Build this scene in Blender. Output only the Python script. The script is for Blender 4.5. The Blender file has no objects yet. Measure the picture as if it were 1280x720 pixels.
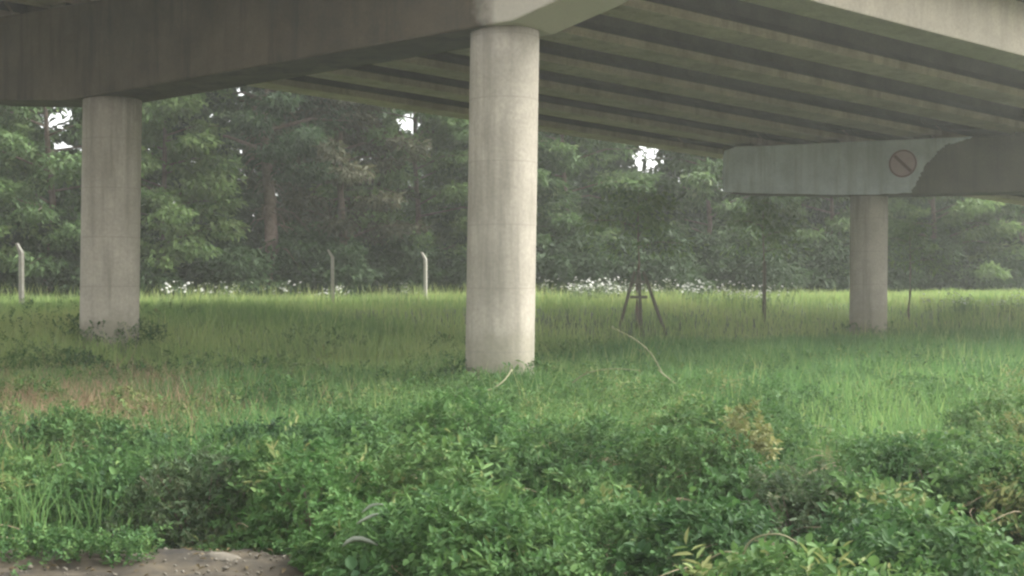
import bpy, bmesh, math, random
import numpy as np
from mathutils import Vector, Matrix

S = bpy.context.scene
COL = S.collection
RNG = np.random.default_rng(11)
random.seed(5)
EYE = 2.6

# ------------------------------------------------------------------ helpers
def tag(o, label=None, cat=None, group=None, kind=None):
    if label: o['label'] = label
    if cat: o['category'] = cat
    if group: o['group'] = group
    if kind: o['kind'] = kind
    return o

def empty(name, loc, label, cat, group=None, rz=0.0):
    o = bpy.data.objects.new(name, None)
    COL.objects.link(o)
    o.empty_display_size = .3
    o.location = loc
    o.rotation_euler = (0, 0, rz)
    return tag(o, label, cat, group)

def link(name, me, mat=None, parent=None):
    o = bpy.data.objects.new(name, me)
    COL.objects.link(o)
    if mat is not None and not me.materials:
        me.materials.append(mat)
    if parent is not None:
        o.parent = parent
    return o

def mesh_from_np(name, verts, faces, tint=None, smooth=False):
    """verts (N,3); faces (F,4) quads or (F,3) tris"""
    me = bpy.data.meshes.new(name)
    verts = np.asarray(verts, np.float32); faces = np.asarray(faces, np.int32)
    k = faces.shape[1]; nf = len(faces)
    me.vertices.add(len(verts)); me.vertices.foreach_set('co', verts.ravel())
    me.loops.add(nf * k); me.loops.foreach_set('vertex_index', faces.ravel())
    me.polygons.add(nf)
    me.polygons.foreach_set('loop_start', np.arange(0, nf * k, k, dtype=np.int32))
    me.polygons.foreach_set('loop_total', np.full(nf, k, np.int32))
    if smooth:
        me.polygons.foreach_set('use_smooth', np.ones(nf, bool))
    if tint is not None:
        a = me.attributes.new('tint', 'FLOAT', 'POINT')
        a.data.foreach_set('value', np.asarray(tint, np.float32))
    me.update(calc_edges=True)
    return me

def bm_mesh(name, bm, smooth=False):
    me = bpy.data.meshes.new(name)
    bmesh.ops.recalc_face_normals(bm, faces=bm.faces)
    bm.to_mesh(me); bm.free()
    if smooth:
        for p in me.polygons: p.use_smooth = True
    return me

def tube(bm, pts, radii, seg=8, cap=True):
    pts = [Vector(p) for p in pts]
    rings = []
    n = len(pts)
    ref = Vector((0, 0, 1))
    for i, p in enumerate(pts):
        d = (pts[min(i + 1, n - 1)] - pts[max(i - 1, 0)]).normalized()
        a = d.cross(ref)
        if a.length < .05: a = d.cross(Vector((1, 0, 0)))
        a.normalize(); b = d.cross(a).normalized()
        r = radii[i] if hasattr(radii, '__len__') else radii
        rings.append([bm.verts.new(p + a * (r * math.cos(2 * math.pi * k / seg)) + b * (r * math.sin(2 * math.pi * k / seg))) for k in range(seg)])
    for i in range(n - 1):
        for k in range(seg):
            bm.faces.new((rings[i][k], rings[i][(k + 1) % seg], rings[i + 1][(k + 1) % seg], rings[i + 1][k]))
    if cap:
        bm.faces.new(rings[0][::-1]); bm.faces.new(rings[-1])

def vnoise(x, y, seed=0):
    xi = np.floor(x).astype(np.int64); yi = np.floor(y).astype(np.int64)
    fx = x - xi; fy = y - yi
    fx = fx * fx * (3 - 2 * fx); fy = fy * fy * (3 - 2 * fy)
    def h(a, b):
        t = np.sin(a * 127.1 + b * 311.7 + seed * 74.7) * 43758.5453
        return t - np.floor(t)
    return (h(xi, yi) * (1 - fx) + h(xi + 1, yi) * fx) * (1 - fy) + (h(xi, yi + 1) * (1 - fx) + h(xi + 1, yi + 1) * fx) * fy

def smooth01(t):
    t = np.clip(t, 0, 1); return t * t * (3 - 2 * t)

def ground(x, y):
    x = np.asarray(x, float); y = np.asarray(y, float)
    ys = np.clip(31.5 + .95 * x, 14, 48)
    z = .2 * smooth01((y - 14) / 8) + 1.3 * smooth01((y - ys) / 16)
    sh = .33 * smooth01((10.9 - .25 * vnoise(x * .9, y * .9, 3) - y) / 1.3) * smooth01((-.7 - x) / 1.4)
    z = z + sh + .06 * (vnoise(x * .8, y * .8, 7) - .5) + .12 * (vnoise(x * .25, y * .25, 8) - .5)
    return z
def gz(x, y): return float(ground(np.array([x]), np.array([y]))[0])

def unit(a): return a / np.maximum(np.linalg.norm(a, axis=-1, keepdims=True), 1e-9)

# ------------------------------------------------------------------ materials
def nmat(name):
    m = bpy.data.materials.new(name); m.use_nodes = True
    nt = m.node_tree
    for n in list(nt.nodes): nt.nodes.remove(n)
    out = nt.nodes.new('ShaderNodeOutputMaterial')
    return m, nt, out
def N(nt, t, **kw):
    n = nt.nodes.new(t)
    for k, v in kw.items():
        if k in n.inputs: n.inputs[k].default_value = v
        else: setattr(n, k, v)
    return n
def ramp(nt, stops, fac):
    r = nt.nodes.new('ShaderNodeValToRGB')
    e = r.color_ramp.elements
    while len(e) < len(stops): e.new(.5)
    for i, (p, c) in enumerate(stops):
        e[i].position = p; e[i].color = (c[0], c[1], c[2], 1) if hasattr(c, '__len__') else (c, c, c, 1)
    nt.links.new(fac, r.inputs['Fac'])
    return r.outputs['Color']
def noise(nt, vec, scale, detail=4, rough=.55):
    n = N(nt, 'ShaderNodeTexNoise'); n.inputs['Scale'].default_value = scale
    n.inputs['Detail'].default_value = detail; n.inputs['Roughness'].default_value = rough
    if vec is not None: nt.links.new(vec, n.inputs['Vector'])
    return n.outputs['Fac']
def mixc(nt, fac, a, b, mode='MIX'):
    m = nt.nodes.new('ShaderNodeMix'); m.data_type = 'RGBA'; m.blend_type = mode
    for s, v in ((0, fac), (6, a), (7, b)):
        if isinstance(v, (int, float)): m.inputs[s].default_value = v
        elif isinstance(v, tuple): m.inputs[s].default_value = (*v, 1)
        else: nt.links.new(v, m.inputs[s])
    return m.outputs[2]
def mapping(nt, vec, scale):
    m = nt.nodes.new('ShaderNodeMapping'); m.inputs['Scale'].default_value = scale
    nt.links.new(vec, m.inputs['Vector']); return m.outputs['Vector']

def concrete(name, light, dark, stain, stain_amt=.5, streak=.5, bump=.25, lit_end=None):
    m, nt, out = nmat(name)
    p = N(nt, 'ShaderNodeBsdfPrincipled', Roughness=.88)
    pos = N(nt, 'ShaderNodeNewGeometry').outputs['Position']
    base = ramp(nt, [(.32, dark), (.62, light)], noise(nt, pos, .9, 6, .6))
    fine = noise(nt, pos, 14, 5, .65)
    base = mixc(nt, .28, base, ramp(nt, [(.3, (.12, .11, .09)), (.7, (.62, .58, .5))], fine), 'OVERLAY')
    st = noise(nt, mapping(nt, pos, (2.6, 2.6, .22)), 1.0, 5, .6)         # rain streaks running down
    sm = ramp(nt, [(.5, 0.0), (.66, 1.0)], st)
    k = nt.nodes.new('ShaderNodeMath'); k.operation = 'MULTIPLY'; k.inputs[1].default_value = streak
    nt.links.new(sm, k.inputs[0])
    base = mixc(nt, k.outputs[0], base, stain)
    bl = ramp(nt, [(.45, 0.0), (.68, 1.0)], noise(nt, pos, .38, 5, .6))     # large damp blotches
    k2 = nt.nodes.new('ShaderNodeMath'); k2.operation = 'MULTIPLY'; k2.inputs[1].default_value = stain_amt
    nt.links.new(bl, k2.inputs[0])
    base = mixc(nt, k2.outputs[0], base, stain)
    if lit_end:                                                   # paler end: daylight past the deck painted in, the rest stays stained
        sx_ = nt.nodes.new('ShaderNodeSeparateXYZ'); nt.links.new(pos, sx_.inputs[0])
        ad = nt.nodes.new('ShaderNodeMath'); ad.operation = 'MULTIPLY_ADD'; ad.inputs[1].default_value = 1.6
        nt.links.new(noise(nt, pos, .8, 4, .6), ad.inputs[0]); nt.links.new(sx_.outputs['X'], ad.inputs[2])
        base = mixc(nt, ramp(nt, [(.1, 0.), (.62, 1.)], ad.outputs[0]), base, mixc(nt, .5, ramp(nt, [(.3, (.36, .33, .27)), (.7, lit_end)], fine), lit_end))
    nt.links.new(base, p.inputs['Base Color'])
    b = N(nt, 'ShaderNodeBump', Strength=bump, Distance=.03)
    nt.links.new(fine, b.inputs['Height']); nt.links.new(b.outputs['Normal'], p.inputs['Normal'])
    nt.links.new(p.outputs[0], out.inputs['Surface'])
    return m

def leaf_mat(name, stops, trans=.35, rough=.6, patch=0.0):
    m, nt, out = nmat(name)
    a = N(nt, 'ShaderNodeAttribute', attribute_name='tint')
    fac = a.outputs['Fac']
    if patch:
        pos = N(nt, 'ShaderNodeNewGeometry').outputs['Position']
        pn = noise(nt, pos, patch, 2, .5)
        ad = nt.nodes.new('ShaderNodeMath'); ad.operation = 'MULTIPLY_ADD'
        nt.links.new(pn, ad.inputs[0]); ad.inputs[1].default_value = .9; ad.inputs[2].default_value = -.45
        ad2 = nt.nodes.new('ShaderNodeMath'); ad2.operation = 'ADD'; ad2.use_clamp = True
        nt.links.new(fac, ad2.inputs[0]); nt.links.new(ad.outputs[0], ad2.inputs[1]); fac = ad2.outputs[0]
    c = ramp(nt, stops, fac)
    p = N(nt, 'ShaderNodeBsdfPrincipled', Roughness=rough); p.inputs['Specular IOR Level'].default_value = .2
    t = N(nt, 'ShaderNodeBsdfTranslucent')
    nt.links.new(c, p.inputs['Base Color']); nt.links.new(c, t.inputs['Color'])
    x = N(nt, 'ShaderNodeMixShader'); x.inputs[0].default_value = trans
    nt.links.new(p.outputs[0], x.inputs[1]); nt.links.new(t.outputs[0], x.inputs[2])
    nt.links.new(x.outputs[0], out.inputs['Surface'])
    return m

def plain(name, c1, c2, scale=6, rough=.85, bump=.3):
    m, nt, out = nmat(name)
    p = N(nt, 'ShaderNodeBsdfPrincipled', Roughness=rough)
    pos = N(nt, 'ShaderNodeNewGeometry').outputs['Position']
    f = noise(nt, pos, scale, 5, .6)
    nt.links.new(ramp(nt, [(.3, c1), (.7, c2)], f), p.inputs['Base Color'])
    b = N(nt, 'ShaderNodeBump', Strength=bump, Distance=.02)
    nt.links.new(f, b.inputs['Height']); nt.links.new(b.outputs['Normal'], p.inputs['Normal'])
    nt.links.new(p.outputs[0], out.inputs['Surface'])
    return m

M_COL = concrete('column_concrete', (.45, .41, .345), (.35, .32, .265), (.18, .165, .13), .32, .62)
def weather_column(m):
    nt = m.node_tree; p = next(n for n in nt.nodes if n.type == 'BSDF_PRINCIPLED')
    pos = N(nt, 'ShaderNodeNewGeometry').outputs['Position']
    sp = nt.nodes.new('ShaderNodeSeparateXYZ'); nt.links.new(pos, sp.inputs[0])
    src = p.inputs['Base Color'].links[0].from_socket
    ad = nt.nodes.new('ShaderNodeMath'); ad.operation = 'MULTIPLY_ADD'; ad.inputs[1].default_value = -1.6
    nt.links.new(noise(nt, pos, 1.6, 5, .65), ad.inputs[0]); nt.links.new(sp.outputs['Z'], ad.inputs[2])
    spl = ramp(nt, [(.0, .75), (.55, .45), (1.0, 0.)], ad.outputs[0])
    c = mixc(nt, spl, src, (.19, .18, .12))                       # splash dirt and algae near the foot
    wv = nt.nodes.new('ShaderNodeMath'); wv.operation = 'PINGPONG'; wv.inputs[1].default_value = .61
    nt.links.new(sp.outputs['Z'], wv.inputs[0])
    seam = ramp(nt, [(.0, .55), (.018, 0.)], wv.outputs[0])
    c = mixc(nt, seam, c, (.22, .2, .165))                       # board joints
    holes = ramp(nt, [(.0, .8), (.09, 0.)], N(nt, 'ShaderNodeTexVoronoi', Scale=7.0).outputs['Distance'])
    hv = next(n for n in nt.nodes if n.type == 'TEX_VORONOI'); nt.links.new(pos, hv.inputs['Vector'])
    c = mixc(nt, holes, c, (.12, .11, .09))                      # air holes
    nt.links.new(c, p.inputs['Base Color'])
weather_column(M_COL)
M_CAP = concrete('cap_concrete', (.12, .094, .058), (.075, .06, .037), (.035, .029, .02), .8, .75, lit_end=(.46, .42, .345))
M_GIR = concrete('girder_concrete', (.50, .42, .32), (.38, .32, .245), (.22, .185, .14), .45, .45)
M_FASCIA = concrete('fascia_concrete', (.42, .375, .295), (.33, .295, .235), (.22, .2, .16), .4, .4)
M_WEB = concrete('shaded_web_concrete', (.15, .128, .098), (.11, .093, .07), (.066, .056, .043), .35, .3)  # darker concrete: under-deck shade painted onto webs, slab and diaphragms
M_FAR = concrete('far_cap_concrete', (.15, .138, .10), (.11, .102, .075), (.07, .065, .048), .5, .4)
M_SHEET = concrete('pale_sheet', (.60, .64, .65), (.46, .50, .51), (.30, .31, .28), .45, .5, .12)
M_SIGN = plain('sign_face', (.36, .24, .225), (.44, .31, .29), 3, .6, .05)
M_RING = plain('sign_ring', (.12, .045, .042), (.16, .065, .06), 8, .5, .05)
M_WOOD = plain('grey_stake_wood', (.07, .065, .045), (.13, .115, .08), 12)
M_POST = plain('post_concrete', (.30, .28, .235), (.40, .38, .33), 9)
M_BARK = plain('bark', (.085, .062, .048), (.19, .14, .11), 5, .95, .6)
M_DRY = plain('dry_stem_straw', (.17, .16, .085), (.26, .24, .14), 10)
M_PALE = plain('silvery_leaf', (.20, .235, .18), (.30, .33, .26), 14, .6)
M_STONE = plain('pale_stone', (.07, .062, .046), (.14, .125, .095), 7)
M_DIRT = plain('bare_dirt', (.011, .009, .005), (.06, .047, .026), 3.0, .95, 1.0)

LF_BRAMBLE = leaf_mat('bramble_leaf', [(0, (.018, .05, .018)), (.45, (.054, .122, .034)), (.8, (.10, .18, .05)), (1, (.20, .215, .08))], .3, .7, .35)
LF_BRIGHT = leaf_mat('bright_bush_leaf', [(0, (.035, .095, .025)), (.6, (.075, .165, .042)), (1, (.15, .225, .07))], .35, .7)
LF_DULL = leaf_mat('dull_bush_leaf', [(0, (.03, .065, .025)), (.6, (.065, .10, .042)), (1, (.13, .13, .065))], .3, .6)
LF_STRAW = leaf_mat('straw_bush_leaf', [(0, (.09, .12, .042)), (.6, (.20, .21, .075)), (1, (.30, .29, .12))], .3, .6)
LF_TREE = [
    leaf_mat('mid_tree_leaf', [(0, (.045, .085, .032)), (.6, (.11, .18, .065)), (1, (.21, .27, .115))], .35),
    leaf_mat('light_tree_leaf', [(0, (.075, .135, .045)), (.6, (.165, .245, .085)), (1, (.27, .34, .14))], .4),
    leaf_mat('dark_tree_leaf', [(0, (.02, .042, .02)), (.6, (.045, .08, .034)), (1, (.085, .12, .055))], .3),
    leaf_mat('brown_tree_leaf', [(0, (.04, .05, .025)), (.6, (.09, .09, .05)), (1, (.15, .14, .085))], .3),
]
LF_WOOD = leaf_mat('woodland_leaf', [(0, (.028, .055, .024)), (.6, (.065, .108, .042)), (1, (.12, .165, .066))], .3)
LF_GRASS = leaf_mat('grass_blade', [(0, (.055, .135, .042)), (.3, (.115, .225, .07)), (.68, (.29, .39, .13)), (1, (.42, .46, .18))], .5, .6)
LF_TAN = leaf_mat('smear_grass_blade', [(0, (.24, .17, .10)), (1, (.42, .30, .19))], .35, .7)
LF_FLOWER = plain('white_petal', (.50, .51, .45), (.62, .62, .57), 20, .7, .0)

# ground material
def ground_mat():
    m, nt, out = nmat('ground_soil')
    p = N(nt, 'ShaderNodeBsdfPrincipled', Roughness=.95)
    pos = N(nt, 'ShaderNodeNewGeometry').outputs['Position']
    f = noise(nt, pos, .5, 6, .6); g = noise(nt, pos, 5, 5, .6)
    c = ramp(nt, [(.35, (.035, .06, .022)), (.65, (.07, .10, .035))], f)
    c = mixc(nt, ramp(nt, [(.5, 0.), (.75, .7)], g), c, (.10, .085, .05))
    sp = nt.nodes.new('ShaderNodeSeparateXYZ'); nt.links.new(pos, sp.inputs[0])
    mr = N(nt, 'ShaderNodeMapRange'); mr.inputs['From Min'].default_value = 17; mr.inputs['From Max'].default_value = 12
    nt.links.new(sp.outputs['Y'], mr.inputs['Value'])
    c = mixc(nt, mr.outputs[0], c, ramp(nt, [(.35, (.035, .026, .016)), (.7, (.10, .068, .04))], g))
    nt.links.new(c, p.inputs['Base Color'])
    nt.links.new(p.outputs[0], out.inputs['Surface'])
    return m
M_GROUND = ground_mat()

# ------------------------------------------------------------------ ground
xs = np.concatenate([np.linspace(-300, -40, 14)[:-1], np.linspace(-40, 40, 161), np.linspace(40, 300, 14)[1:]])
ysg = np.concatenate([np.linspace(-120, 0, 8)[:-1], np.linspace(0, 80, 201), np.linspace(80, 300, 12)[1:]])
X, Y = np.meshgrid(xs, ysg)
V = np.stack([X, Y, ground(X, Y)], -1).reshape(-1, 3)
nx, ny = len(xs), len(ysg)
I = np.arange(nx * ny).reshape(ny, nx)
F = np.stack([I[:-1, :-1], I[:-1, 1:], I[1:, 1:], I[1:, :-1]], -1).reshape(-1, 4)
tag(link('ground', mesh_from_np('ground', V, F, smooth=True), M_GROUND), 'weedy ground rising gently to the wood', 'ground', kind='structure')
# bare dirt shoulder, a sheet just above the ground with an uneven edge
gx = np.linspace(-9, -1.2, 160); 
vv = []
for x in gx:
    y1 = 9.6 + .35 * float(vnoise(np.array([x * 1.7]), np.array([2.]), 5)[0]) + .25 * float(vnoise(np.array([x * 7]), np.array([3.]), 6)[0]) - .25 * max(0, x + 2.4)
    for k in range(41):
        y = 6.5 + (y1 - 6.5) * k / 40
        vv.append((x, y, gz(x, y) + .004 + .05 * float(vnoise(np.array([x * 5]), np.array([y * 5]), 9)[0]) + .05 * float(vnoise(np.array([x * 14]), np.array([y * 14]), 10)[0])))
I = np.arange(160 * 41).reshape(160, 41)
F = np.stack([I[:-1, :-1], I[1:, :-1], I[1:, 1:], I[:-1, 1:]], -1).reshape(-1, 4)
tag(link('dirt_path', mesh_from_np('dirt_path', vv, F, smooth=True), M_DIRT), 'strip of bare brown dirt beside the brambles', 'path', kind='structure')

# ------------------------------------------------------------------ bridge
C0 = np.array([-.2, 23.5])
UH = np.array([.849, .5284]); UH /= np.linalg.norm(UH)
VH = np.array([-.83, .5577]); VH /= np.linalg.norm(VH)
SPAN, COLT = 27.5, 11.9
def bxy(a, t): return C0 + a * UH + t * VH
def bz(a, t):                      # underside of the girders: the deck falls to the right
    x, y = bxy(a, t)
    return EYE + 5.13 - .0520 * (x - 16.2) - .03646 * (y - 42.3)
PN = np.array([VH[1], -VH[0]])      # horizontal normal of the pier cap, towards the span on the right
bridge = empty('road_bridge', (*C0, 0), 'weathered grey concrete road bridge on round columns crossing over the green field', 'bridge')
def bpart(name, bm, mat, parent=bridge, smooth=False, bevel=0, label=None):
    me = bm_mesh(name, bm, smooth)
    o = link(name, me, mat, parent)
    o.matrix_parent_inverse = Matrix.Translation(-Vector((*C0, 0)))
    if bevel:
        b = o.modifiers.new('bevel', 'BEVEL'); b.width = bevel; b.segments = 2; b.limit_method = 'ANGLE'
    if label: o['label'] = label
    return o

def prism_u(bm, prof, a0, a1, n=1, skip=False):
    """profile [(t, dz)] relative to the girder underside, swept along the span"""
    rings = []
    for i in range(n + 1):
        a = a0 + (a1 - a0) * i / n
        rings.append([bm.verts.new((*bxy(a, t), bz(a, t) + dz)) for t, dz in prof])
    k = len(prof)
    for i in range(n):
        for j in range(k):
            bm.faces.new((rings[i][j], rings[i][(j + 1) % k], rings[i + 1][(j + 1) % k], rings[i + 1][j]))
    bm.faces.new(rings[0][::-1]); bm.faces.new(rings[-1])

GH = 1.38
FAR_EDGES = [.1 + 3.42 * k for k in range(7)]
for (a0, a1) in ((.03, SPAN - .03), (-SPAN, -.03), (SPAN + .03, 2 * SPAN)):
    for e in FAR_EDGES:
        bm = bmesh.new()
        prof = [(e, 0), (e - 1.15, 0), (e - 1.15, .22), (e - .86, .48), (e - .86, GH - .28), (e - 1.12, GH - .003),
                (e - .03, GH - .003), (e - .29, GH - .28), (e - .29, .48), (e, .22)]
        if e < 1: prof = [(e, 0), (e - 1.15, 0), (e - 1.15, GH - .003), (e - .03, GH - .003), (e - .29, GH - .28), (e - .29, .48), (e, .22)]
        prism_u(bm, prof, a0, a1)
        bm.faces.ensure_lookup_table()
        for j in ((2, 3, 4, 5, 6, 7, 8) if e > 1 else (3, 4, 5)):      # shade of the recesses is painted onto the webs
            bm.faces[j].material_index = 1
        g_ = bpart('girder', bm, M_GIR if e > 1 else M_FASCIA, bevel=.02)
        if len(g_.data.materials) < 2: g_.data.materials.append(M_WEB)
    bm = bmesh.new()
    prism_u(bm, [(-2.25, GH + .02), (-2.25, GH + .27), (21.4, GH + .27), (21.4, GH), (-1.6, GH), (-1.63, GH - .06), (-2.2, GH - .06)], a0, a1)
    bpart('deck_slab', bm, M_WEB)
    for t in (-2.2, 21.1):
        bm = bmesh.new()
        prism_u(bm, [(t, GH + .273), (t, GH + 1.15), (t + .25, GH + 1.15), (t + .25, GH + .273)], a0, a1)
        bpart('parapet', bm, M_GIR)
    # diaphragms between girders at the ends of each span
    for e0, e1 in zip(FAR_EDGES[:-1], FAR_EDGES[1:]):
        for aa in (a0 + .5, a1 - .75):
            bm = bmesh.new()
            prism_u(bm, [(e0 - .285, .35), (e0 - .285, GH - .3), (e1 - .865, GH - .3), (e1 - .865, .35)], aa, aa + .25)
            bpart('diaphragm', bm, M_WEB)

def cap(a, bottom, mat, width=1.5, tops=(0, 0)):
    """pier cap: bottom = [(t, z)...] from near to far end, top follows the deck"""
    bm = bmesh.new()
    t0, t1 = bottom[0][0], bottom[-1][0]
    prof = list(bottom) + [(t1, bz(a, t1) - .1), (t0, bz(a, t0) - .1)]
    rings = []
    for s in (-width / 2, width / 2):
        rings.append([bm.verts.new((*(bxy(a, t) + PN * s), z)) for t, z in prof])
    k = len(prof)
    for j in range(k):
        bm.faces.new((rings[0][j], rings[0][(j + 1) % k], rings[1][(j + 1) % k], rings[1][j]))
    bm.faces.new(rings[0][::-1]); bm.faces.new(rings[1])
    return bpart('pier_cap', bm, mat, bevel=.04)
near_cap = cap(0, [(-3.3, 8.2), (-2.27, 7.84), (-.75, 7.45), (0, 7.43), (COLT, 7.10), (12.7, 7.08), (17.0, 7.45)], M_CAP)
R = COLT
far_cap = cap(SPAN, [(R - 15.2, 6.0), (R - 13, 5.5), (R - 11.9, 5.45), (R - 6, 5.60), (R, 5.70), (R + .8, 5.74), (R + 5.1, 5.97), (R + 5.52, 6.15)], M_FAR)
for a in (0, SPAN):
    for e in FAR_EDGES[:-1]:
        bm = bmesh.new()
        cpt = e - .57
        for s in (-.4, .4):
            vs = []
            for dt in (-.3, .3):
                for ds in (-.2, .2):
                    x, y = bxy(a, cpt + dt) + PN * (s + ds)
                    for z in (bz(a, cpt) - .13, bz(a, cpt) + .02):
                        vs.append(bm.verts.new((x, y, z)))
            bmesh.ops.convex_hull(bm, input=vs)
        bpart('bearing_pad', bm, M_FAR)

def column(a, t, top, r=.675, lean=0.0):
    x, y = bxy(a, t)
    g = gz(x, y) - .6
    bm = bmesh.new()
    seg = 40; rows = 8
    rings = []
    for i in range(rows + 1):
        k = i / rows
        z = g + (top + .02 - g) * k
        ox = lean * (k - .5)
        rings.append([bm.verts.new((x + ox + r * math.cos(2 * math.pi * j / seg), y + r * math.sin(2 * math.pi * j / seg), z)) for j in range(seg)])
    for i in range(rows):
        for j in range(seg):
            bm.faces.new((rings[i][j], rings[i][(j + 1) % seg], rings[i + 1][(j + 1) % seg], rings[i + 1][j]))
    bm.faces.new(rings[0][::-1]); bm.faces.new(rings[-1])
    return bpart('column', bm, M_COL, smooth=True)
column(0, 0, 7.43, .675, .12)
column(0, COLT, 7.10, .71, .09)
column(SPAN, 0, 5.46, .675)
column(SPAN, COLT, 5.70, .675, .05)

# ------------------------------------------------------------------ torn sheet and sign on the far pier cap
FACE = -.75 - .012
def fpt(t, z, off=0.0):
    return (*(bxy(SPAN, R + t + .37) + PN * (FACE - off)), z)
outline = [(5.1, 6.08), (5.12, 7.0), (5.06, 7.66), (4.6, 7.79), (2.5, 7.74), (0, 7.69), (-2.2, 7.63), (-4.25, 7.60), (-4.0, 7.52), (-3.77, 7.44), (-3.5, 7.42), (-3.3, 7.36),
           (-3.12, 7.18), (-2.95, 6.98), (-2.8, 6.86), (-2.62, 6.66), (-2.5, 6.45), (-2.42, 6.22), (-2.31, 6.08), (-2.2, 5.86), (-2.12, 5.72), (-1, 5.71), (.8, 5.77), (2.4, 5.87), (4.0, 5.96), (4.8, 6.03)]
rag = []
for i, (t, z) in enumerate(outline):
    rag.append((t, z)); t2, z2 = outline[(i + 1) % len(outline)]
    for k in (.25, .5, .75):
        amp = .045 if 7 <= i <= 20 else .012
        rag.append((t + (t2 - t) * k + random.uniform(-amp, amp), z + (z2 - z) * k + random.uniform(-amp, amp) * .7))
outline = rag
bm = bmesh.new()
fv = [bm.verts.new(fpt(t, z)) for t, z in outline]
bv = [bm.verts.new(fpt(t, z, .03)) for t, z in outline]
n = len(outline)
bm.faces.new(fv); bm.faces.new(bv[::-1])
for i in range(n): bm.faces.new((fv[i], bv[i], bv[(i + 1) % n], fv[(i + 1) % n]))
o = link('wall_sheet', bm_mesh('wall_sheet', bm), M_SHEET)
tag(o, 'pale blue-grey sheet with a torn diagonal edge covering the end of the far pier cap', 'sheet')

sc_t, sc_z, sr = -1.86, 6.79, .50
sign = empty('prohibition_sign', fpt(sc_t, sc_z, .034), 'round pinkish prohibition sign with dark ring and diagonal slash on the pale sheet', 'sign')
inv = Matrix.Translation(-sign.location)
def sgn_part(name, bm, mat):
    o = link(name, bm_mesh(name, bm), mat, sign); o.matrix_parent_inverse = inv; return o
bm = bmesh.new()
a_ = [bm.verts.new(fpt(sc_t + sr * math.cos(q), sc_z + sr * math.sin(q), .034)) for q in np.linspace(0, 2 * math.pi, 48, endpoint=False)]
b_ = [bm.verts.new(fpt(sc_t + sr * math.cos(q), sc_z + sr * math.sin(q), .046)) for q in np.linspace(0, 2 * math.pi, 48, endpoint=False)]
bm.faces.new(a_); bm.faces.new(b_[::-1])
for i in range(48): bm.faces.new((a_[i], b_[i], b_[(i + 1) % 48], a_[(i + 1) % 48]))
sgn_part('sign_disc', bm, M_SIGN)
bm = bmesh.new()
def ringv(r, off): return [bm.verts.new(fpt(sc_t + r * math.cos(q), sc_z + r * math.sin(q), off)) for q in np.linspace(0, 2 * math.pi, 48, endpoint=False)]
r1, r2, r3, r4 = ringv(sr * .99, .049), ringv(sr * .88, .049), ringv(sr * .88, .056), ringv(sr * .99, .056)
for A, B in ((r1, r2), (r2, r3), (r3, r4), (r4, r1)):
    for i in range(48): bm.faces.new((A[i], B[i], B[(i + 1) % 48], A[(i + 1) % 48]))
sgn_part('sign_ring', bm, M_RING)
bm = bmesh.new()
vs = []
for s1 in (-1, 1):
    for s2 in (-1, 1):
        # from upper left to lower right as seen from the field (left is +t)
        px = s1 * sr * .84 * .707 + s2 * .04; pz = s1 * sr * .84 * .707 - s2 * .04
        for off in (.049, .0545): vs.append(bm.verts.new(fpt(sc_t + px, sc_z + pz, off)))
bmesh.ops.convex_hull(bm, input=vs)
sgn_part('slash', bm, M_RING)

# ------------------------------------------------------------------ leaf generators
def leaf_quads(base, d, nrm, L, W, tint, droop=.25):
    """oval leaves, folded along the midrib: 6 verts, 2 quads each"""
    n = len(base)
    side = unit(np.cross(d, nrm)); nn = unit(np.cross(side, d))
    L = L[:, None]; W = W[:, None]
    tip = base + d * L - nn * (L * droop)
    fold = nn * (W * .18)
    l1 = base + d * (L * .3) + side * (W * .5) + fold; l2 = base + d * (L * .7) + side * (W * .42) + fold - nn * (L * droop * .45)
    r1 = base + d * (L * .3) - side * (W * .5) + fold; r2 = base + d * (L * .7) - side * (W * .42) + fold - nn * (L * droop * .45)
    V = np.stack([base, l1, l2, tip, r2, r1], 1).reshape(-1, 3)
    i = np.arange(n)[:, None] * 6
    F = np.concatenate([i + np.array([[0, 1, 2, 3]]), i + np.array([[0, 3, 4, 5]])], 0)
    return V, F, np.repeat(tint, 6)

def rand_unit(n):
    v = RNG.normal(size=(n, 3)); return unit(v)

def sprigs(base, nrm, K, stem_len, leaf_len, tint, wide=.55):
    """sprigs of K leaves along a short stem"""
    n = len(base)
    stem = unit(nrm * .7 + rand_unit(n) * .75 + np.array([0, 0, .35]))
    side = unit(np.cross(stem, rand_unit(n)))
    out = []
    bs, ds, ns, Ls, ts = [], [], [], [], []
    for k in range(K):
        u_ = (k + .6) / K
        p = base + stem * (stem_len[:, None] * u_) - np.array([0, 0, 1]) * (stem_len[:, None] * .35 * u_ * u_)
        sg = 1 if k % 2 else -1
        d = unit(side * sg * (1.0 if k < K - 1 else .1) + stem * (.45 + .3 * u_) + rand_unit(n) * .35)
        nr = unit(np.array([0, 0, 1.]) * .9 + nrm * .4 + rand_unit(n) * .55)
        bs.append(p); ds.append(d); ns.append(nr)
        Ls.append(leaf_len * RNG.uniform(.7, 1.2, n)); ts.append(np.clip(tint + RNG.normal(0, .12, n), 0, 1))
    L = np.concatenate(Ls)
    return leaf_quads(np.concatenate(bs), np.concatenate(ds), np.concatenate(ns), L, L * wide * RNG.uniform(.75, 1.1, len(L)), np.concatenate(ts))

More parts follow.
